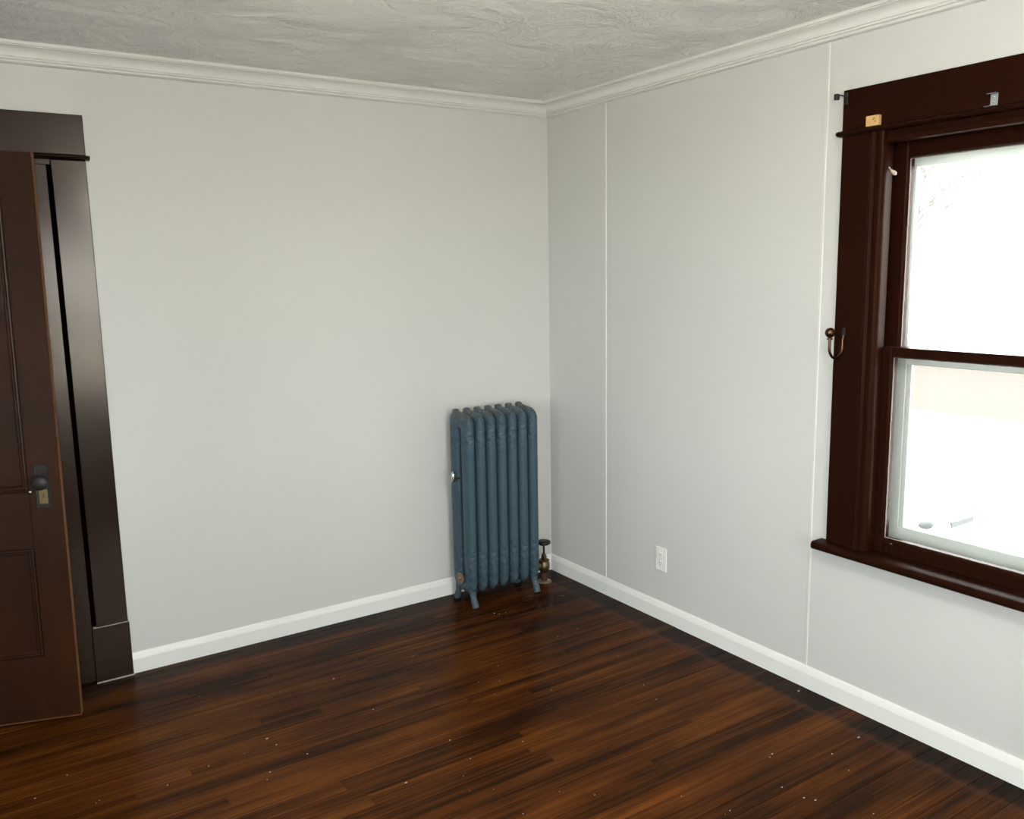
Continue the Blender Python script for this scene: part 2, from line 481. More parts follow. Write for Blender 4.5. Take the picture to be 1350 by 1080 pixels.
# floor: sub-floor slab with every board laid on it as a piece of its own
bm = bmesh.new(); add_box(bm, XL, 0.0, YF, 0.0, -0.06, -0.0185)
floor = obj('floor', bm, M['subfloor'], None, label='dark stained narrow strip wood floor with worn orange patches', kind='structure')
PITCH = 0.0617
bm = bmesh.new()
add_box(bm, -0.5, 0.5, -(PITCH - 0.0007) / 2, (PITCH - 0.0007) / 2, -0.018, 0.0)
es = [e for e in bm.edges if all(v.co.z > -0.001 for v in e.verts) and abs(e.verts[0].co.y - e.verts[1].co.y) < 1e-6]
bmesh.ops.bevel(bm, geom=es, offset=0.0012, segments=1, affect='EDGES')
plank_me = mesh_from(bm); plank_me.materials.append(M['floor'])
rows = int(math.ceil(-YF / PITCH))
for i in range(rows):
    yc = -(i + 0.5) * PITCH
    sc_y = 1.0
    if yc - PITCH / 2 < YF:
        wdt = (yc + PITCH / 2) - YF
        if wdt < 0.01: continue
        sc_y = wdt / PITCH; yc = YF + wdt / 2
    x = XL
    first = True
    while x < -0.001:
        ln = rnd.uniform(1.3, 3.6)
        if first: ln = rnd.uniform(0.5, 3.0); first = False
        x1 = min(0.0, x + ln)
        if -x1 < 0.45: x1 = 0.0
        o = link('floor_board', plank_me, None, floor, ((x + x1) / 2, yc, rnd.uniform(-0.0005, 0.0)))
        o.scale = ((x1 - x) - 0.0006, sc_y, 1)
        x = x1

# paint flecks dropped on the boards
bm = bmesh.new()
known = [(-0.49, -1.934, 3), (-0.607, -2.154, 3), (-0.588, -2.182, 3), (-0.617, -2.079, 2), (-0.162, -2.037, 3), (-0.327, -2.05, 2.5),
         (-0.055, -1.699, 3), (-1.87, -0.841, 3), (-1.787, -1.02, 2.5), (-1.342, -1.227, 2.5), (-1.499, -0.544, 3), (-1.585, -1.369, 2.5), (-0.60, -0.35, 3), (-0.585, -0.372, 2)]
sp = known + [(rnd.uniform(-2.6, -0.1), rnd.uniform(-2.6, -0.3), rnd.uniform(0.6, 1.7)) for _ in range(70)]
for (x, y, r) in sp:
    r *= 0.0012
    a0 = rnd.random() * 6; el = rnd.uniform(1, 2.2)
    ring = []
    for k in range(6):
        a = a0 + k * math.pi / 3
        q = rnd.uniform(0.7, 1.2)
        ring.append((x + r * el * q * math.cos(a), y + r * q * math.sin(a)))
    lo = [bm.verts.new((px, py, -0.0006)) for px, py in ring]
    hi = [bm.verts.new((x + (px - x) * .7, y + (py - y) * .7, 0.0005)) for px, py in ring]
    for k in range(6): bm.faces.new((lo[k], lo[(k + 1) % 6], hi[(k + 1) % 6], hi[k]))
    bm.faces.new(hi)
obj('paint_flecks', bm, M['caulk'], floor, kind='stuff', label='tiny pale paint flecks on the boards')

# baseboards
BB = [(0, 0.0), (0.013, 0.0), (0.013, 0.060), (0.0115, 0.066), (0.0065, 0.082), (0.004, 0.0865), (0, 0.087)]
def baseboard(name, label, runs):
    e = empty(name, label=label, kind='structure')
    for (p0, p1, n, m0, m1, off) in runs:
        bm = bmesh.new()
        prof = [(a + (off if a > 0 else 0), b) for a, b in BB]
        add_run(bm, prof, p0, p1, n, m0, m1)
        obj('board', bm, M['trim'], e)
baseboard('baseboard_back', 'white baseboard between the door casing and the corner', [((-2.166, 0, 0), (0, 0, 0), (0, -1, 0), 0, 1, 0)])
baseboard('baseboard_right', 'white baseboard under the window, jointed below the outlet', [
    ((0, 0, 0), (0, -0.985, 0), (-1, 0, 0), 1, 0, 0), ((0, -0.9856, 0), (0, YF, 0), (-1, 0, 0), 0, 1, 0.0012)])
baseboard('baseboard_front', 'white baseboard along the wall facing the radiator', [((0, YF, 0), (XL, YF, 0), (0, 1, 0), 1, 1, 0)])
baseboard('baseboard_left', 'white baseboard along the wall opposite the window', [((XL, YF, 0), (XL, 0, 0), (1, 0, 0), 1, 1, 0)])

# crown moulding: fascia, cove, two beads
CR = [(0.0, 0.0), (0.069, 0.0), (0.069, -0.011), (0.0605, -0.0112), (0.0605, -0.0138), (0.0625, -0.0150)]
for k in range(1, 9):
    a = k / 8 * math.pi / 2
    CR.append((0.0625 - 0.0355 * math.sin(a), -0.046 + 0.031 * math.cos(a)))
CR += [(0.0215, -0.0465), (0.0215, -0.0493), (0.0262, -0.0497), (0.0280, -0.0530), (0.0262, -0.0560), (0.0180, -0.0563), (0.0180, -0.0590), (0.0212, -0.0593), (0.0222, -0.0625), (0.0190, -0.0663), (0.0, -0.068)]
for nm, lab, p0, p1, n in (
        ('trim_1', 'white crown moulding above the radiator wall', (XL, 0, H), (0, 0, H), (0, -1, 0)),
        ('trim_2', 'white crown moulding above the window wall', (0, 0, H), (0, YF, H), (-1, 0, 0)),
        ('trim_3', 'white crown moulding above the wall facing the radiator', (0, YF, H), (XL, YF, H), (0, 1, 0)),
        ('trim_4', 'white crown moulding above the wall opposite the window', (XL, YF, H), (XL, 0, H), (1, 0, 0))):
    bm = bmesh.new(); add_run(bm, CR, p0, p1, n)
    obj(nm, bm, M['crown'], None, smooth=22, label=lab, kind='structure')

# ================================================================== DOOR FRAME AND DOOR
fr = empty('trim_5', (0, 0, 0), label='dark brown stained door casing with plinth block and head board', kind='structure')
cs = M['casing']
box('side_casing', (-2.290, -2.170, -0.020, 0.0, 0.235, 2.070), cs, fr, bev=0.003, seg=2)
box('plinth_block', (-2.307, -2.166, -0.023, 0.0, 0.004, 0.2335), cs, fr, bev=0.002)
box('caulk_line', (-2.305, -2.164, -0.0245, 0.0, 0.0, 0.004), M['caulk'], fr, bev=0)
box('caulk_line', (-2.300, -2.167, -0.0228, -0.001, 0.2336, 0.2356), M['caulk'], fr, bev=0)
box('jamb_stop', (-2.385, -2.304, -0.013, 0.004, 0.008, 2.052), cs, fr, bev=0.002)
box('groove', (-2.310, -2.2862, 0.050, 0.065, 0.0, 2.070), M['jamb'], fr, bev=0)
box('groove_side', (-2.2895, -2.2862, 0.0002, 0.050, 0.0, 2.070), M['jamb'], fr, bev=0)
box('upper_stop', (-2.400, -2.2900, -0.002, 0.012, 2.0525, 2.0700), cs, fr, bev=0)
box('side_jamb', (-2.310, -2.340, 0.0045, T, 0.0, 2.052), cs, fr, bev=0.001)
box('side_jamb', (OPEN_X0 + 0.003, OPEN_X0 + 0.022, 0.0, T, 0.0, 2.052), cs, fr, bev=0.001)
box('head_jamb', (OPEN_X0 + 0.003, -2.401, -0.004, T, 2.0525, 2.072), cs, fr, bev=0.001)
box('side_casing', (-3.44, -3.32, -0.020, 0.0, 0.235, 2.070), cs, fr, bev=0.003, seg=2)
box('plinth_block', (-3.444, -3.316, -0.023, 0.0, 0.0, 0.235), cs, fr, bev=0.002)
bm = bmesh.new(); add_box(bm, -3.442, -2.168, -0.020, 0.0, 2.088, 2.236, bev=0.003, seg=2)
hd = obj('head_casing', bm, cs, fr)
bm = bmesh.new()
add_run(bm, [(0, 0.0), (0.026, 0.0), (0.036, 0.004), (0.039, 0.009), (0.036, 0.014), (0.026, 0.018), (0, 0.018)], (-3.455, 0, 2.0705), (-2.157, 0, 2.0705), (0, -1, 0), 0, 0)
obj('cap_bead', bm, cs, fr, smooth=40)

# small closet behind the door
bm = bmesh.new()
add_box(bm, XL, -1.9, 0.90, 0.96, -0.02, H)
add_box(bm, -1.9, -1.84, T, 0.96, -0.02, H)
add_box(bm, XL - 0.06, XL, T, 0.96, -0.02, H)
add_box(bm, XL - 0.06, -1.84, T, 0.96, H, H + 0.05)
obj('wall_closet', bm, M['plaster'], None, label='plain closet walls behind the dark door', kind='structure')
bm = bmesh.new(); add_box(bm, XL, -1.9, 0.0, 0.90, -0.06, -0.0005)
obj('floor_closet', bm, M['floor'], None, label='dark wood closet floor beyond the door', kind='structure')

DW, DH, DT = 0.92, 2.045, 0.035
ang = R(16.5)
hinge = Vector((-2.397 - DW * math.cos(ang), -0.290 + DW * math.sin(ang), 0.0225))
door = empty('door_1', hinge, label='dark stained four panel wooden door standing ajar', kind='structure')
door.rotation_mode = 'XYZ'
door.rotation_euler = (0, R(0.6), -ang)
dm = M['door']
ST = 0.105; MU = 0.10
def dbox(name, x0, x1, z0, z1, **kw):
    return box(name, (x0, x1, 0.0, DT, z0, z1), dm, door, bev=0.0015, **kw)
dbox('stile', 0.0, ST, 0, DH)
dbox('stile', DW - ST, DW - 0.0006, 0, DH)
bm = bmesh.new(); add_box(bm, DW - 0.0006, DW + 0.0008, -0.0006, DT + 0.0006, 0.001, DH - 0.001)
obj('worn_edge', bm, M['wornedge'], door)
bm = bmesh.new(); add_box(bm, 0.2, DW, -0.0006, 0.006, -0.001, 0.004)
obj('worn_edge', bm, M['wornedge'], door)
zr = [(0.0, 0.247), (0.658, 0.866), (1.925, DH)]
for z0, z1 in zr: dbox('rail', ST + 0.0002, DW - ST - 0.0002, z0, z1)
xm = DW / 2
for z0, z1 in ((0.247, 0.658), (0.866, 1.925)):
    dbox('muntin', xm - MU / 2, xm + MU / 2, z0 + 0.0002, z1 - 0.0002)
    for x0, x1 in ((ST, xm - MU / 2), (xm + MU / 2, DW - ST)):
        pn = box('panel', (x0 + 0.0003, x1 - 0.0003, 0.016, DT - 0.016, z0 + 0.0003, z1 - 0.0003), dm, door, bev=0)
        bm = bmesh.new()
        prof = [(0.0004, 0.0159), (0.0004, 0.006), (0.003, 0.006), (0.0034, 0.0005), (0.0075, -0.001), (0.011, 0.002), (0.012, 0.007), (0.0155, 0.0072), (0.018, 0.0068), (0.022, 0.0105), (0.0235, 0.0159)]
        add_frame(bm, x0, x1, z0, z1, prof, 0.0)
        add_frame(bm, x0, x1, z0, z1, [(a, DT - b) for a, b in prof], 0.0)
        obj('panel_moulding', bm, dm, pn, smooth=30)
# lock plate, knob, keyhole plate
kx = DW - 0.058
bm = bmesh.new(); add_box(bm, kx - 0.0245, kx + 0.0245, -0.004, 0.0, 0.806, 0.968, bev=0.0015)
add_frame(bm, kx - 0.0245, kx + 0.0245, 0.806, 0.968, [(0, -0.004), (0.001, -0.0055), (0.004, -0.0055), (0.006, -0.004)], 0.0)
pl = obj('lock_plate', bm, M['iron'], door, label='dark iron lock plate')
bm = bmesh.new()
add_lathe(bm, [(0.013, -0.003), (0.012, -0.010), (0.008, -0.014), (0.008, -0.030), (0.016, -0.034), (0.025, -0.040), (0.0275, -0.048), (0.025, -0.056), (0.016, -0.061), (0.004, -0.0625)], 24, 'Y', (kx, 0, 0.908))
obj('door_knob', bm, M['iron'], pl, smooth=60)
bm = bmesh.new(); add_box(bm, kx - 0.014, kx + 0.014, -0.0062, -0.004, 0.822, 0.874, bev=0.0008)
obj('keyhole_plate', bm, M['keybrass'], pl, label='dull brass keyhole plate')
bm = bmesh.new(); add_lathe(bm, [(0.0036, -0.0064), (0.0036, -0.0058)], 12, 'Y', (kx, 0, 0.856)); add_box(bm, kx - 0.0018, kx + 0.0018, -0.0064, -0.0058, 0.842, 0.856)
obj('keyhole', bm, M['slot'], pl)
bm = bmesh.new(); add_lathe(bm, [(0.0035, 0.0), (0.006, -0.004), (0.005, -0.009), (0.001, -0.011)], 12, 'Y', (DW - 0.099, 0, 0.868))
obj('screw_hook', bm, M['chrome'], door, smooth=60, label='small bright screw head')
for hz in (0.25, 1.75):
    bm = bmesh.new(); add_lathe(bm, [(0.006, hz), (0.006, hz + 0.09)], 12, 'Z', (-0.007, 0.006, 0))
    obj('hinge', bm, M['iron'], door, smooth=60)

# ================================================================== WINDOWS
def build_window(name, loc, rz, label, detail=True):
    """local frame: x along the wall to the right seen from inside, y outward, z up; origin at the centre of the opening on the wall face"""
    w = empty(name, loc, rz, label=label, kind='structure')
    c = M['wincasing']; hw = WIN_W / 2
    z0, z1 = WIN_Z0, WIN_Z1
    for s in (-1, 1):
        # flat side casing
        a, b = s * (hw + 0.138), s * (hw + 0.0265)
        box('side_casing', (a, b, -0.020, 0.0, 0.616, 2.068), c, w, bev=0.0025, seg=2)
        # moulded inner band: two beads then the reveal down to the sash
        bm = bmesh.new()
        pr = [(0.0265, 0.0), (0.0265, -0.021), (0.022, -0.026), (0.016, -0.0265), (0.011, -0.022), (0.008, -0.0185), (0.002, -0.0185), (-0.004, -0.022), (-0.012, -0.0225), (-0.020, -0.019), (-0.0245, -0.012), (-0.0255, 0.0), (-0.0255, 0.032), (0.0, 0.032), (0.0, 0.0)]
        add_run(bm, [(-s * 0 + s * (hw + 0) + s * p, q) for p, q in pr], (0, 0, 0.616), (0, 0, 2.068), (1, 0, 0), 0, 0, (0, 1, 0))
        obj('band_moulding', bm, c, w, smooth=35)
        # jamb lining: dark inside, painted outside
        box('jamb', (s * (hw + 0.018), s * hw, 0.033, 0.110, z0, z1), M['jamb'], w, bev=0)
        box('outer_jamb', (s * (hw + 0.018), s * hw, 0.1102, T + 0.02, z0 - 0.012, z1), M['storm'], w, bev=0)
    box('head_jamb', (-hw - 0.018, hw + 0.018, 0.0, 0.110, z1 + 0.0003, z1 + 0.0183), c, w, bev=0)
    box('outer_head_jamb', (-hw - 0.018, hw + 0.018, 0.1102, T + 0.02, z1 + 0.0003, z1 + 0.0183), M['storm'], w, bev=0)
    bm = bmesh.new()
    add_box(bm, -hw + 0.0256, hw - 0.0256, -0.012, 0.032, 2.030, 2.050, bev=0.003, seg=2)
    obj('head_stop', bm, c, w)
    box('head_casing', (-hw - 0.140, hw + 0.140, -0.020, 0.0, 2.0865, 2.222), c, w, bev=0.003, seg=2)
    bm = bmesh.new()
    add_run(bm, [(0, 0.0), (0.026, 0.0), (0.036, 0.004), (0.039, 0.009), (0.036, 0.014), (0.026, 0.018), (0, 0.018)], (-hw - 0.152, 0, 2.0683), (hw + 0.152, 0, 2.0683), (0, -1, 0), 0, 0)
    obj('cap_bead', bm, c, w, smooth=40)
    # stool with a rounded nosing
    bm = bmesh.new()
    nos = [(-0.032, 0.0), (0.058, 0.0), (0.065, 0.004), (0.068, 0.012), (0.068, 0.018), (0.065, 0.026), (0.058, 0.030), (-0.032, 0.030)]
    add_run(bm, [(a, b) for a, b in nos if a > 0] + [(0.0005, 0.030), (0.0005, 0.0)], (-hw - 0.168, 0, 0.5855), (hw + 0.168, 0, 0.5855), (0, -1, 0), 0, 0)
    add_box(bm, -hw + 0.001, hw - 0.001, -0.0005, 0.0325, 0.5855, 0.6155)
    obj('stool', bm, c, w, smooth=40)
    box('outer_sill', (-hw - 0.018, hw + 0.018, 0.0328, T + 0.08, z0 - 0.0195, z0 - 0.0002), M['storm'], w, bev=0.001)
    # sashes
    def sash(nm, y0, y1, zb, zt, rb, rt_):
        e = empty(nm); e.parent = w
        g = 0.001; SW = 0.058
        for s in (-1, 1):
            a, b = s * (hw - g), s * (hw - SW)
            bm = bmesh.new()
            xo, xi = a, b
            pr = [(xo, y0), (xi + s * 0.008, y0), (xi + s * 0.003, y0 + 0.004), (xi, y0 + 0.012), (xi, y1), (xo, y1)]
            add_run(bm, pr, (0, 0, zb), (0, 0, zt), (1, 0, 0), 0, 0, (0, 1, 0))
            obj('stile', bm, c, e)
        i0, i1 = -hw + SW + 0.0003, hw - SW - 0.0003
        bm = bmesh.new()
        add_run(bm, [(y0, zb), (y1, zb), (y1, zb + rb), (y0 + 0.012, zb + rb), (y0 + 0.004, zb + rb - 0.003), (y0, zb + rb - 0.008)], (i0, 0, 0), (i1, 0, 0), (0, 1, 0), 0, 0)
        obj('rail', bm, c, e)
        bm = bmesh.new()
        add_run(bm, [(y0, zt), (y1, zt), (y1, zt - rt_), (y0 + 0.012, zt - rt_), (y0 + 0.004, zt - rt_ + 0.003), (y0, zt - rt_ + 0.006)], (i0, 0, 0), (i1, 0, 0), (0, 1, 0), 0, 0)
        obj('rail', bm, c, e)
        bm = bmesh.new(); ym = (y0 + y1) / 2 + 0.004
        v = [bm.verts.new(p) for p in ((i0, ym, zb + rb), (i1, ym, zb + rb), (i1, ym, zt - rt_), (i0, ym, zt - rt_))]
        bm.faces.new(v)
        obj('pane', bm, M['glass'], e)
        # ragged old putty along the glass edge
        bm = bmesh.new()
        zz = zb + rb
        rr = random.Random(3)
        for side in (-1, 1):
            x = side * (hw - SW)
            n = 40
            for k in range(n):
                za, zc = zb + rb + (zt - rt_ - zb - rb) * k / n, zb + rb + (zt - rt_ - zb - rb) * (k + 1) / n
                wd = rr.uniform(0.0004, 0.0022)
                add_box(bm, x, x - side * wd, y0 + 0.010, y0 + 0.016, za, zc)
        for zl, sg in ((zb + rb, 1), (zt - rt_, -1)):
            n = 40
            for k in range(n):
                xa, xc = i0 + (i1 - i0) * k / n, i0 + (i1 - i0) * (k + 1) / n
                add_box(bm, xa, xc, y0 + 0.010, y0 + 0.016, zl, zl + sg * rr.uniform(0.0004, 0.002))
        obj('putty', bm, M['putty'], e, kind='stuff')
        return e
    lower = sash('lower_sash', 0.0335, 0.0685, 0.6005, 1.3475, 0.066, 0.036)
    upper = sash('upper_sash', 0.0705, 0.1055, 1.3100, 2.0495, 0.036, 0.069)
    if detail:
        bm = bmesh.new(); add_box(bm, -hw + 0.073, -hw + 0.098, 0.022, 0.0336, 0.652, 0.657, bev=0.0015)
        add_box(bm, -hw + 0.073, -hw + 0.098, 0.0315, 0.0336, 0.636, 0.657, bev=0.0005)
        obj('sash_lift', bm, M['bronze'], lower)
    # storm window outside
    st = empty('storm_window'); st.parent = w
    sm = M['storm']; ya, yb = 0.135, 0.155
    for s in (-1, 1):
        box('stile', (s * (hw - 0.0005), s * (hw - 0.050), ya, yb, z0 + 0.0005, z1 - 0.0005), sm, st, bev=0.002)
        box('inner_stile', (s * (hw - 0.0503), s * (hw - 0.066), ya + 0.006, yb - 0.003, 0.6905, 1.2795), sm, st, bev=0.002)
    box('rail', (-hw + 0.0503, hw - 0.0503, ya, yb, z0 + 0.0005, 0.690), sm, st, bev=0.002)
    box('rail', (-hw + 0.0503, hw - 0.0503, ya, yb, 1.280, 1.325), sm, st, bev=0.002)
    box('rail', (-hw + 0.0503, hw - 0.0503, ya, yb, 1.955, z1 - 0.0005), sm, st, bev=0.002)
    for za, zb in ((0.690, 1.280), (1.325, 1.955)):
        bm = bmesh.new(); ym = 0.146
        bm.faces.new([bm.verts.new(p) for p in ((-hw + 0.0503, ym, za), (hw - 0.0503, ym, za), (hw - 0.0503, ym, zb), (-hw + 0.0503, ym, zb))])
        obj('pane', bm, M['glass'], st)
    return w

build_window('window_1', (0, WIN1_Y, 0), R(-90), 'dark brown double hung window overlooking the parked car')
build_window('window_2', (FRONT_WINDOWS[0], YF, 0), R(180), 'dark brown double hung window in the wall facing the radiator, nearer the panelled wall', False)
build_window('added_window_5', (FRONT_WINDOWS[1], YF, 0), R(180), 'added dark brown double hung window in the wall facing the door', False)
build_window('added_window_3', (XL, ADDED_LEFT_WINDOWS[0], 0), R(90), 'added dark brown double hung window opposite the panelled wall, nearer the door', False)
build_window('added_window_4', (XL, ADDED_LEFT_WINDOWS[1], 0), R(90), 'added dark brown double hung window opposite the panelled wall, farther from the door', False)

# ================================================================== ADDED FILL LIGHT (unseen globe above the frame)
cl = empty('added_fill_light', (-1.50, -3.00, H), label='added white glass globe fill light hanging unseen on a short rod from the ceiling', cat='light')
bm = bmesh.new(); add_lathe(bm, [(0.062, 0.0), (0.062, -0.006), (0.050, -0.018), (0.018, -0.026), (0.008, -0.030)], 32)
obj('canopy', bm, M['bronze'], cl, smooth=40)
bm = bmesh.new(); add_lathe(bm, [(0.006, -0.026), (0.006, -0.200)], 14)
obj('rod', bm, M['bronze'], cl, smooth=60)
bm = bmesh.new(); add_lathe(bm, [(0.014, -0.190), (0.046, -0.205), (0.050, -0.232), (0.046, -0.236)], 28)
obj('fitter', bm, M['bronze'], cl, smooth=40)
bm = bmesh.new(); add_lathe(bm, [(0.042, -0.232), (0.046, -0.240)] + [(0.105 * math.sin(R(a)), -0.335 + 0.098 * math.cos(R(a))) for a in (34, 48, 62, 76, 90, 104, 118, 132, 146, 160, 172)], 36)
obj('fill_light_globe', bm, M['fill_globe'], cl, smooth=60)

# ================================================================== RADIATOR
NSEC = 7; PX = 0.0615; X0 = -0.640; YC = -0.153
rad = empty('radiator', (X0 + 3 * PX, YC, 0), label='blue painted cast iron column radiator on splayed feet in the corner', cat='radiator')
def rrect(hd, z0, z1, r, n=6, ns=8):
    pts = []
    cs = [(hd - r, z1 - r, 0), (-hd + r, z1 - r, 90), (-hd + r, z0 + r, 180), (hd - r, z0 + r, 270)]
    for i, (cy, cz, a0) in enumerate(cs):
        for k in range(n + 1):
            a = R(a0 + 90 * k / n); pts.append(Vector((cy + r * math.cos(a), cz + r * math.sin(a))))
        nx = cs[(i + 1) % 4]; a = R(nx[2]); q = Vector((nx[0] + r * math.cos(a), nx[1] + r * math.sin(a)))
        p = pts[-1]
        for k in range(1, ns): pts.append(p.lerp(q, k / ns))
    return pts
def section_mesh():
    bm = bmesh.new()
    D, zb, zt = 0.0925, 0.062, 0.962
    out = rrect(D, zb, zt, 0.050); inn = rrect(0.012, zb + 0.085, zt - 0.080, 0.012)
    HW = 0.0275; NS = 18
    rings = []
    for o_, i_ in zip(out, inn):
        ring = []
        for k in range(NS):
            ph = 2 * math.pi * k / NS
            cph = math.copysign(abs(math.cos(ph)) ** 0.95, math.cos(ph)); sph = math.copysign(abs(math.sin(ph)) ** 0.95, math.sin(ph))
            q = i_.lerp(o_, (1 + cph) / 2)
            hwx = HW * (1.0 if q.y > 0.2 else 0.80 + 0.20 * max(0, (q.y - 0.062) / 0.138))
            ring.append(bm.verts.new((hwx * sph, q.x, q.y)))
        rings.append(ring)
    n = len(rings)
    for a in range(n):
        A, B = rings[a], rings[(a + 1) % n]
        for k in range(NS): bm.faces.new((A[k], A[(k + 1) % NS], B[(k + 1) % NS], B[k]))
    # slope the crown down slightly to the front and pull the lower tube ends into tips
    for v in bm.verts:
        if v.co.z > 0.86: v.co.z += (v.co.y) * 0.10 * (v.co.z - 0.86) / 0.10
    return mesh_from(bm, 180)
sec = section_mesh(); sec.materials.append(M['radiator'])
for i in range(NSEC):
    s_ = link('section', sec, None, rad, ((i - 3) * PX, 0, 0))
    # cast crest at the top back edge of each section
    bm = bmesh.new()
    add_lathe(bm, [(0.002, -0.014), (0.010, -0.012), (0.0125, -0.004), (0.0125, 0.004), (0.010, 0.012), (0.002, 0.014)], 12, 'X', (0, 0.055, 0.962), sx=1.6)
    obj('crest', bm, M['radiator'], s_, smooth=70)
for z in (0.900, 0.135):
    bm = bmesh.new()
    add_lathe(bm, [(0.024, -3 * PX), (0.024, 3 * PX)], 20, 'X', (0, 0.0, z))
    obj('connecting_nipple', bm, M['radiator'], rad, smooth=60)
for z in (0.900, 0.135):
    bm = bmesh.new()
    add_lathe(bm, [(0.030, -3 * PX - 0.034), (0.030, -3 * PX - 0.0285), (0.024, -3 * PX - 0.02)] if z < 0.5 else [(0.020, -3 * PX - 0.0300), (0.022, -3 * PX - 0.02)], 20, 'X', (0, 0.0, z))
    if z < 0.5:
        add_lathe(bm, [(0.012, -3 * PX - 0.044), (0.013, -3 * PX - 0.032)], 6, 'X', (0, 0, z))
        obj('end_plug', bm, M['flange'], rad, smooth=40, label='unpainted plug at the foot of the end section')
    else:
        bm.free()
for i in (0, NSEC - 1):
    for sy in (-1, 1):
        bm = bmesh.new()
        pts = []; rs = []
        for k in range(9):
            t = k / 8
            z = 0.165 * (1 - t) + 0.004 * t
            y = 0.054 + 0.038 * t ** 2.2
            pts.append((0, sy * y, z))
            rs.append(0.0275 - 0.013 * min(1, t / 0.75) + (0.004 * (t - 0.75) / 0.25 if t > 0.75 else 0))
        pts.append((0, sy * 0.094, 0.0)); rs.append(0.0165)
        add_tube(bm, pts, rs, 14)
        obj('leg', bm, M['radiator'], rad, smooth=60, loc=((i - 3) * PX, 0, 0))
# air vent on the end section
bm = bmesh.new()
add_lathe(bm, [(0.004, 0.0), (0.010, 0.001), (0.0115, 0.005), (0.0115, 0.030), (0.010, 0.040), (0.004, 0.052), (0.001, 0.053)], 20, 'Z', (-3 * PX - 0.046, 0.016, 0.622))
v_ = obj('air_vent', bm, M['chrome'], rad, smooth=50, label='small chrome air vent')
bm = bmesh.new(); add_lathe(bm, [(0.005, -3 * PX - 0.040), (0.005, -3 * PX - 0.012)], 12, 'X', (0, 0.016, 0.636))
obj('vent_nipple', bm, M['brass'], v_, smooth=60)

# valve standing on its own floor pipe
VX, VY = -0.153, -0.140
val = empty('radiator_valve', (VX, VY, 0), label='aged brass valve with black handwheel rising from the floor beside the radiator', cat='valve')
bm = bmesh.new(); add_lathe(bm, [(0.040, 0.0), (0.040, 0.002), (0.034, 0.006), (0.020, 0.008)], 28)
obj('floor_flange', bm, M['flange'], val, smooth=40)
bm = bmesh.new(); add_lathe(bm, [(0.0165, 0.006), (0.0165, 0.030), (0.022, 0.031), (0.023, 0.050), (0.019, 0.052)], 20)
obj('riser_pipe', bm, M['rust'], val, smooth=35)
bm = bmesh.new()
add_lathe(bm, [(0.019, 0.050), (0.021, 0.056), (0.027, 0.066), (0.031, 0.080), (0.031, 0.096), (0.028, 0.108), (0.0265, 0.113), (0.029, 0.115), (0.029, 0.120), (0.022, 0.123), (0.013, 0.126)], 24)
bod = obj('valve_body', bm, M['brass'], val, smooth=40)
bm = bmesh.new(); add_lathe(bm, [(0.015, 0.124), (0.016, 0.126), (0.016, 0.142), (0.012, 0.146), (0.012, 0.153), (0.008, 0.157)], 6)
obj('bonnet_nut', bm, M['brass'], bod)
gx = (X0 + 6 * PX + 0.024) - VX
bm = bmesh.new(); add_lathe(bm, [(0.016, -0.026), (0.016, -0.034), (0.023, -0.035), (0.023, -0.052), (0.017, -0.053), (0.017, gx - 0.001)], 20, 'X', (0, 0, 0.092))
obj('union', bm, M['brass'], bod, smooth=35)
bm = bmesh.new(); add_lathe(bm, [(0.0055, 0.150), (0.0055, 0.206)], 12)
stem = obj('stem', bm, M['iron'], val, smooth=60)
bm = bmesh.new(); add_lathe(bm, [(0.010, 0.202), (0.026, 0.204), (0.034, 0.209), (0.0365, 0.216), (0.034, 0.223), (0.024, 0.2265), (0.006, 0.2265)], 28)
obj('handwheel', bm, M['black'], val, smooth=60, label='black round handwheel')

# ================================================================== SMALL THINGS
# electrical outlet in the right wall
out = empty('electrical_outlet', (0, -0.871, 0.294), R(-90), label='white duplex electrical outlet low on the panelled wall', cat='outlet')
bm = bmesh.new(); add_box(bm, -0.035, 0.035, -0.006, 0.0, -0.057, 0.057, bev=0.0025, seg=2)
cp = obj('cover_plate', bm, M['plastic'], out)
for s in (-1, 1):
    bm = bmesh.new()
    pts = []
    for k in range(20):
        a = 2 * math.pi * k / 20
        pts.append((max(-0.0135, min(0.0135, 0.0172 * math.cos(a))), 0.0142 * math.sin(a)))
    add_run(bm, pts, (0, -0.0058, s * 0.0195), (0, -0.0078, s * 0.0195), (1, 0, 0), 0, 0)
    rc = obj('receptacle', bm, M['plastic'], out)
    for dx, hh in ((-0.0062, 0.0045), (0.0062, 0.0036)):
        box('slot', (dx - 0.0012, dx + 0.0012, -0.0081, -0.0077, s * 0.0195 + 0.0035 - hh, s * 0.0195 + 0.0035 + hh), M['slot'], rc, bev=0)
    bm = bmesh.new(); add_lathe(bm, [(0.0024, -0.0081), (0.0024, -0.0077)], 10, 'Y', (0, 0, s * 0.0195 - 0.0075))
    obj('ground_hole', bm, M['slot'], rc)
bm = bmesh.new(); add_lathe(bm, [(0.003, -0.0058), (0.0028, -0.0068), (0.001, -0.0070)], 12, 'Y')
obj('screw', bm, M['galv'], out)

CF = -0.020      # face of the window casing
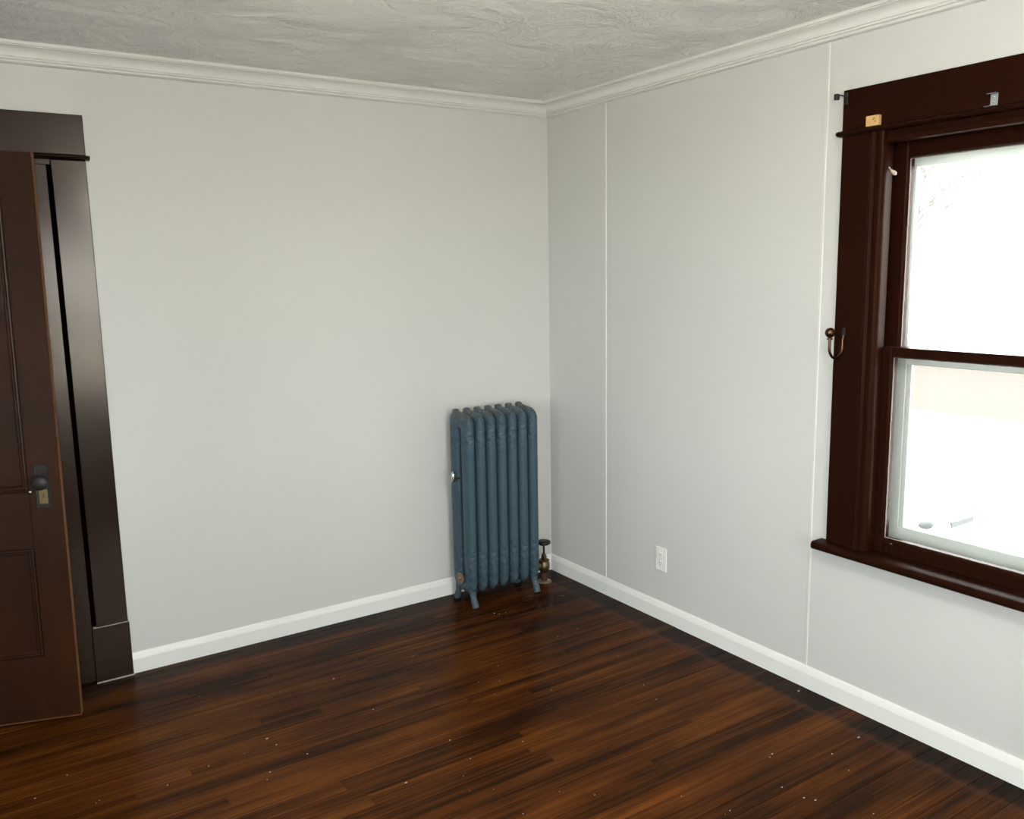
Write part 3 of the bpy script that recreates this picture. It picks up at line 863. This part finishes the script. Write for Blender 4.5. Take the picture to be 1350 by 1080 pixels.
# curtain hold-back hook with ball end on the side casing
hk = empty('curtain_hook', (CF, -1.806, 1.385), R(-90), label='bronze curtain hold-back hook with a ball end on the window casing', cat='hook')
bm = bmesh.new(); add_lathe(bm, [(0.008, 0.0), (0.008, -0.002), (0.006, -0.003), (0.002, -0.0035)], 18, 'Y', (0, 0, 0.008), sy=2.4)
obj('backplate', bm, M['iron'], hk, smooth=50)
bm = bmesh.new()
pts = [(0, -0.002, 0.0), (0, -0.005, -0.02)]
for k in range(13):
    a = math.pi * k / 12
    pts.append((0, -0.041 + 0.036 * math.cos(a), -0.044 - 0.036 * math.sin(a)))
pts += [(0, -0.077, -0.024), (0, -0.077, -0.006)]
add_tube(bm, pts, [0.0034, 0.004] + [0.0048] * (len(pts) - 2), 10)
obj('arm', bm, M['bronze'], hk, smooth=60)
bm = bmesh.new(); add_lathe(bm, [(0.005, -0.014), (0.010, -0.012), (0.010, -0.008), (0.006, -0.005), (0.012, -0.002), (0.0165, 0.006), (0.0175, 0.012), (0.0160, 0.020), (0.010, 0.027), (0.001, 0.030)], 20, 'Z', (0, -0.077, 0.0))
obj('ball_end', bm, M['bronze'], hk, smooth=60)

# black curtain-rod bracket at the end of the head casing
br = empty('curtain_rod_bracket', (CF, -1.778, 2.196), R(-90), label='small black curtain rod bracket at the end of the window head board', cat='bracket')
box('backplate', (-0.006, 0.006, -0.0025, 0.0, -0.022, 0.018), M['black'], br, bev=0.0008)
bm = bmesh.new(); add_tube(bm, [(0, -0.002, 0.004), (0, -0.030, 0.006), (0, -0.048, 0.004)], 0.0024, 8)
obj('arm', bm, M['black'], br, smooth=60)
bm = bmesh.new(); add_box(bm, -0.007, 0.007, -0.062, -0.046, -0.012, 0.008, bev=0.002)
obj('rod_cup', bm, M['black'], br)

# bare pine block on the cap bead
wb = empty('wooden_block', (CF, -1.892, 2.0866), R(-90), label='small bare pine block with screw holes on the window head bead', cat='block')
bm = bmesh.new(); add_box(bm, -0.0235, 0.0235, -0.018, -0.0003, 0.0, 0.033, bev=0.0012)
blk = obj('block', bm, M['rawwood'], wb)
for hx, hz in ((0.004, 0.020), (0.011, 0.013), (0.007, 0.024)):
    bm = bmesh.new(); add_lathe(bm, [(0.0022, -0.0184), (0.0022, -0.0178)], 10, 'Y', (hx, 0, hz))
    obj('screw_hole', bm, M['slot'], blk)

# galvanised shade bracket on the head casing
gb = empty('shade_bracket', (CF, -2.283, 2.0866), R(-90), label='small galvanised steel shade bracket on the window head board', cat='bracket')
box('plate', (-0.010, 0.012, -0.0018, 0.0, 0.002, 0.036), M['galv'], gb, bev=0.0005)
box('lip', (-0.022, 0.012, -0.016, -0.0003, 0.0, 0.0018), M['galv'], gb, bev=0.0004)
box('lip', (-0.018, 0.012, -0.012, -0.0003, 0.0362, 0.0378), M['galv'], gb, bev=0.0004)
for hz in (0.012, 0.026):
    bm = bmesh.new(); add_lathe(bm, [(0.0035, -0.0018), (0.003, -0.0035), (0.001, -0.004)], 10, 'Y', (0.001, 0, hz))
    obj('screw', bm, M['chrome'], gb)

# cream shade pin in the reveal beside the upper sash
sp_ = empty('shade_pin', (0.012, -1.9305, 1.945), R(-90), label='cream paddle shaped shade pin in the reveal of the window', cat='pin')
bm = bmesh.new(); add_lathe(bm, [(0.0042, 0.0), (0.0042, 0.002), (0.002, 0.0035)], 10, 'X', (0, 0.0, 0.004))
obj('pin_base', bm, M['galv'], sp_)
bm = bmesh.new(); add_tube(bm, [(0.001, 0, 0.004), (0.010, -0.002, -0.004), (0.017, -0.004, -0.010), (0.026, -0.006, -0.017), (0.031, -0.007, -0.021)], [0.002, 0.0028, 0.0062, 0.0072, 0.003], 10)
obj('paddle', bm, M['cream'], sp_, smooth=60)

# ================================================================== OUTSIDE, TWO STOREYS UP
bm = bmesh.new(); add_box(bm, -80, 140, -120, 120, GROUND - 0.3, GROUND)
obj('ground', bm, M['ground'], None, label='pale winter lawn below the window', kind='structure')
bm = bmesh.new(); add_box(bm, 8.5, 22.5, -90, 60, GROUND, GROUND + 0.01)
obj('road', bm, M['pave'], None, label='pale road running past the house below the window', kind='structure')

bm = bmesh.new(); add_box(bm, 23.5, 43, -110, 110, GROUND, GROUND + 0.015)
obj('leaf_litter_ground', bm, M['litter'], None, label='brown leaf covered ground beyond the road', kind='structure')

def loft(bm, rings, cap=True):
    R_ = [[bm.verts.new(p) for p in r] for r in rings]
    for a, b in zip(R_, R_[1:]):
        n = len(a)
        for k in range(n): bm.faces.new((a[k], a[(k + 1) % n], b[(k + 1) % n], b[k]))
    if cap: bm.faces.new(R_[0]); bm.faces.new(R_[-1])
def superring(x, hw, z0, z1, n=20, e=3.2):
    out_ = []
    for k in range(n):
        a = 2 * math.pi * (k + 0.5) / n
        c, s = math.cos(a), math.sin(a)
        out_.append((x, hw * math.copysign(abs(c) ** (2 / e), c), (z0 + z1) / 2 + (z1 - z0) / 2 * math.copysign(abs(s) ** (2 / e), s)))
    return out_
car = empty('parked_car', (10.45, 5.60, GROUND + 0.01), R(-90), label='white car parked on the road outside the window', cat='car')
bm = bmesh.new()
loft(bm, [superring(*a) for a in ((2.22, 0.55, 0.32, 0.60), (2.16, 0.74, 0.24, 0.70), (1.9, 0.84, 0.20, 0.78), (1.2, 0.89, 0.18, 0.90), (0.7, 0.90, 0.18, 0.96), (-0.5, 0.91, 0.18, 0.98), (-1.4, 0.90, 0.18, 1.0), (-1.9, 0.86, 0.22, 1.0), (-2.15, 0.76, 0.28, 0.94), (-2.22, 0.6, 0.36, 0.85))])
body = obj('body', bm, M['carpaint'], car, smooth=60)
bm = bmesh.new()
loft(bm, [superring(*a, e=4) for a in ((1.0, 0.72, 0.90, 0.93), (0.35, 0.68, 0.90, 1.36), (0.0, 0.64, 0.90, 1.44), (-0.7, 0.63, 0.90, 1.45), (-1.25, 0.64, 0.90, 1.32), (-1.75, 0.70, 0.90, 1.0))])
cab = obj('cabin_roof', bm, M['carpaint'], car, smooth=60)
bm = bmesh.new()
loft(bm, [[(0.99, -0.60, 0.955), (0.99, 0.60, 0.955), (1.0, 0.60, 0.962), (1.0, -0.60, 0.962)], [(0.42, -0.50, 1.33), (0.42, 0.50, 1.33), (0.43, 0.50, 1.345), (0.43, -0.50, 1.345)]])
obj('windscreen', bm, M['carglass'], cab)
for s in (-1, 1):
    bm = bmesh.new()
    v = [(0.55, 0.705, 0.98), (0.22, 0.685, 1.30), (-0.95, 0.66, 1.34), (-1.35, 0.70, 1.0)]
    lo = [bm.verts.new((x, s * y, z)) for x, y, z in v]; hi = [bm.verts.new((x, s * (y - 0.05), z)) for x, y, z in v]
    for k in range(4): bm.faces.new((lo[k], lo[(k + 1) % 4], hi[(k + 1) % 4], hi[k]))
    bm.faces.new(lo); bm.faces.new(hi)
    obj('side_window', bm, M['carglass'], cab)
    bm = bmesh.new()
    bmesh.ops.create_uvsphere(bm, u_segments=16, v_segments=10, radius=1, matrix=Matrix.Translation((2.0, s * 0.60, 0.62)) @ Matrix.Rotation(s * R(-22), 4, 'Z') @ Matrix.Diagonal((0.14, 0.22, 0.075, 1)))
    obj('headlight', bm, M['headlight'], car, smooth=180)
    for x in (1.38, -1.36):
        bm = bmesh.new()
        add_lathe(bm, [(0.18, -0.10), (0.29, -0.10), (0.32, -0.06), (0.32, 0.06), (0.29, 0.10), (0.18, 0.10)], 28, 'Y', (x, s * 0.81, 0.32))
        wh = obj('wheel', bm, M['tyre'], car, smooth=40)
        bm = bmesh.new(); add_lathe(bm, [(0.02, s * 0.105), (0.10, s * 0.10), (0.185, s * 0.085)], 20, 'Y', (x, s * 0.81, 0.32))
        obj('hubcap', bm, M['galv'], wh, smooth=60)
    bm = bmesh.new(); add_box(bm, 0.52, 0.70, s * 0.90, s * 1.02, 0.98, 1.10, bev=0.02, seg=2)
    obj('wing_mirror', bm, M['carpaint'], car)
box('grille', (2.12, 2.232, -0.30, 0.36, 0.54, 0.64), M['headlight'], car, bev=0.01)
box('lower_grille', (2.10, 2.212, -0.36, 0.36, 0.33, 0.37), M['headlight'], car, bev=0.01)

def bare_tree(x, y, h, seed):
    rr = random.Random(seed)
    t = empty('bare_tree', (x, y, GROUND), rr.uniform(0, 6), label='bare grey winter tree standing beyond the road', cat='tree', group='bare trees beyond the road')
    tr = bmesh.new(); bb = bmesh.new()
    pts = [(0, 0, -0.05)]
    for k in range(1, 6): pts.append((rr.uniform(-.12, .12) * k * .5, rr.uniform(-.12, .12) * k * .5, h * 0.16 * k))
    add_tube(tr, pts, [h * 0.022 * (1 - 0.13 * k) for k in range(6)], 8)
    def grow(p, d, ln, r, lev):
        q = p + d * ln * 0.5 + Vector((rr.uniform(-.1, .1), rr.uniform(-.1, .1), 0.08)) * ln
        e = q + (d + Vector((rr.uniform(-.25, .25), rr.uniform(-.25, .25), rr.uniform(0, .3)))).normalized() * ln * 0.5
        add_tube(bb, [p, q, e], [r, r * 0.75, r * 0.5], 5 if lev < 2 else 4, False)
        if lev >= 4: return
        for _ in range(3 if lev < 3 else 2):
            base = q.lerp(e, rr.uniform(0.0, 1.0))
            nd = (d + Vector((rr.uniform(-.9, .9), rr.uniform(-.9, .9), rr.uniform(-.2, .7)))).normalized()
            grow(base, nd, ln * rr.uniform(.55, .75), r * 0.5, lev + 1)
    for k in range(9):
        z = rr.uniform(0.35, 0.80) if k else 0.8
        i = min(4, int(z / 0.16)); p = Vector(pts[i]).lerp(Vector(pts[min(5, i + 1)]), z / 0.16 - i)
        a = k * 2.4
        grow(p, Vector((math.cos(a), math.sin(a), rr.uniform(0.5, 1.2))).normalized(), h * rr.uniform(.2, .28), h * 0.009, 1)
    obj('trunk', tr, M['bark'], t, smooth=60)
    obj('branches', bb, M['bark'], t, smooth=60)
for i, (x, y, h) in enumerate(((36, 20.5, 13), (52, 30, 14), (44, 14.5, 12), (33, 8.5, 10))):
    bare_tree(x, y, h, 20 + i)
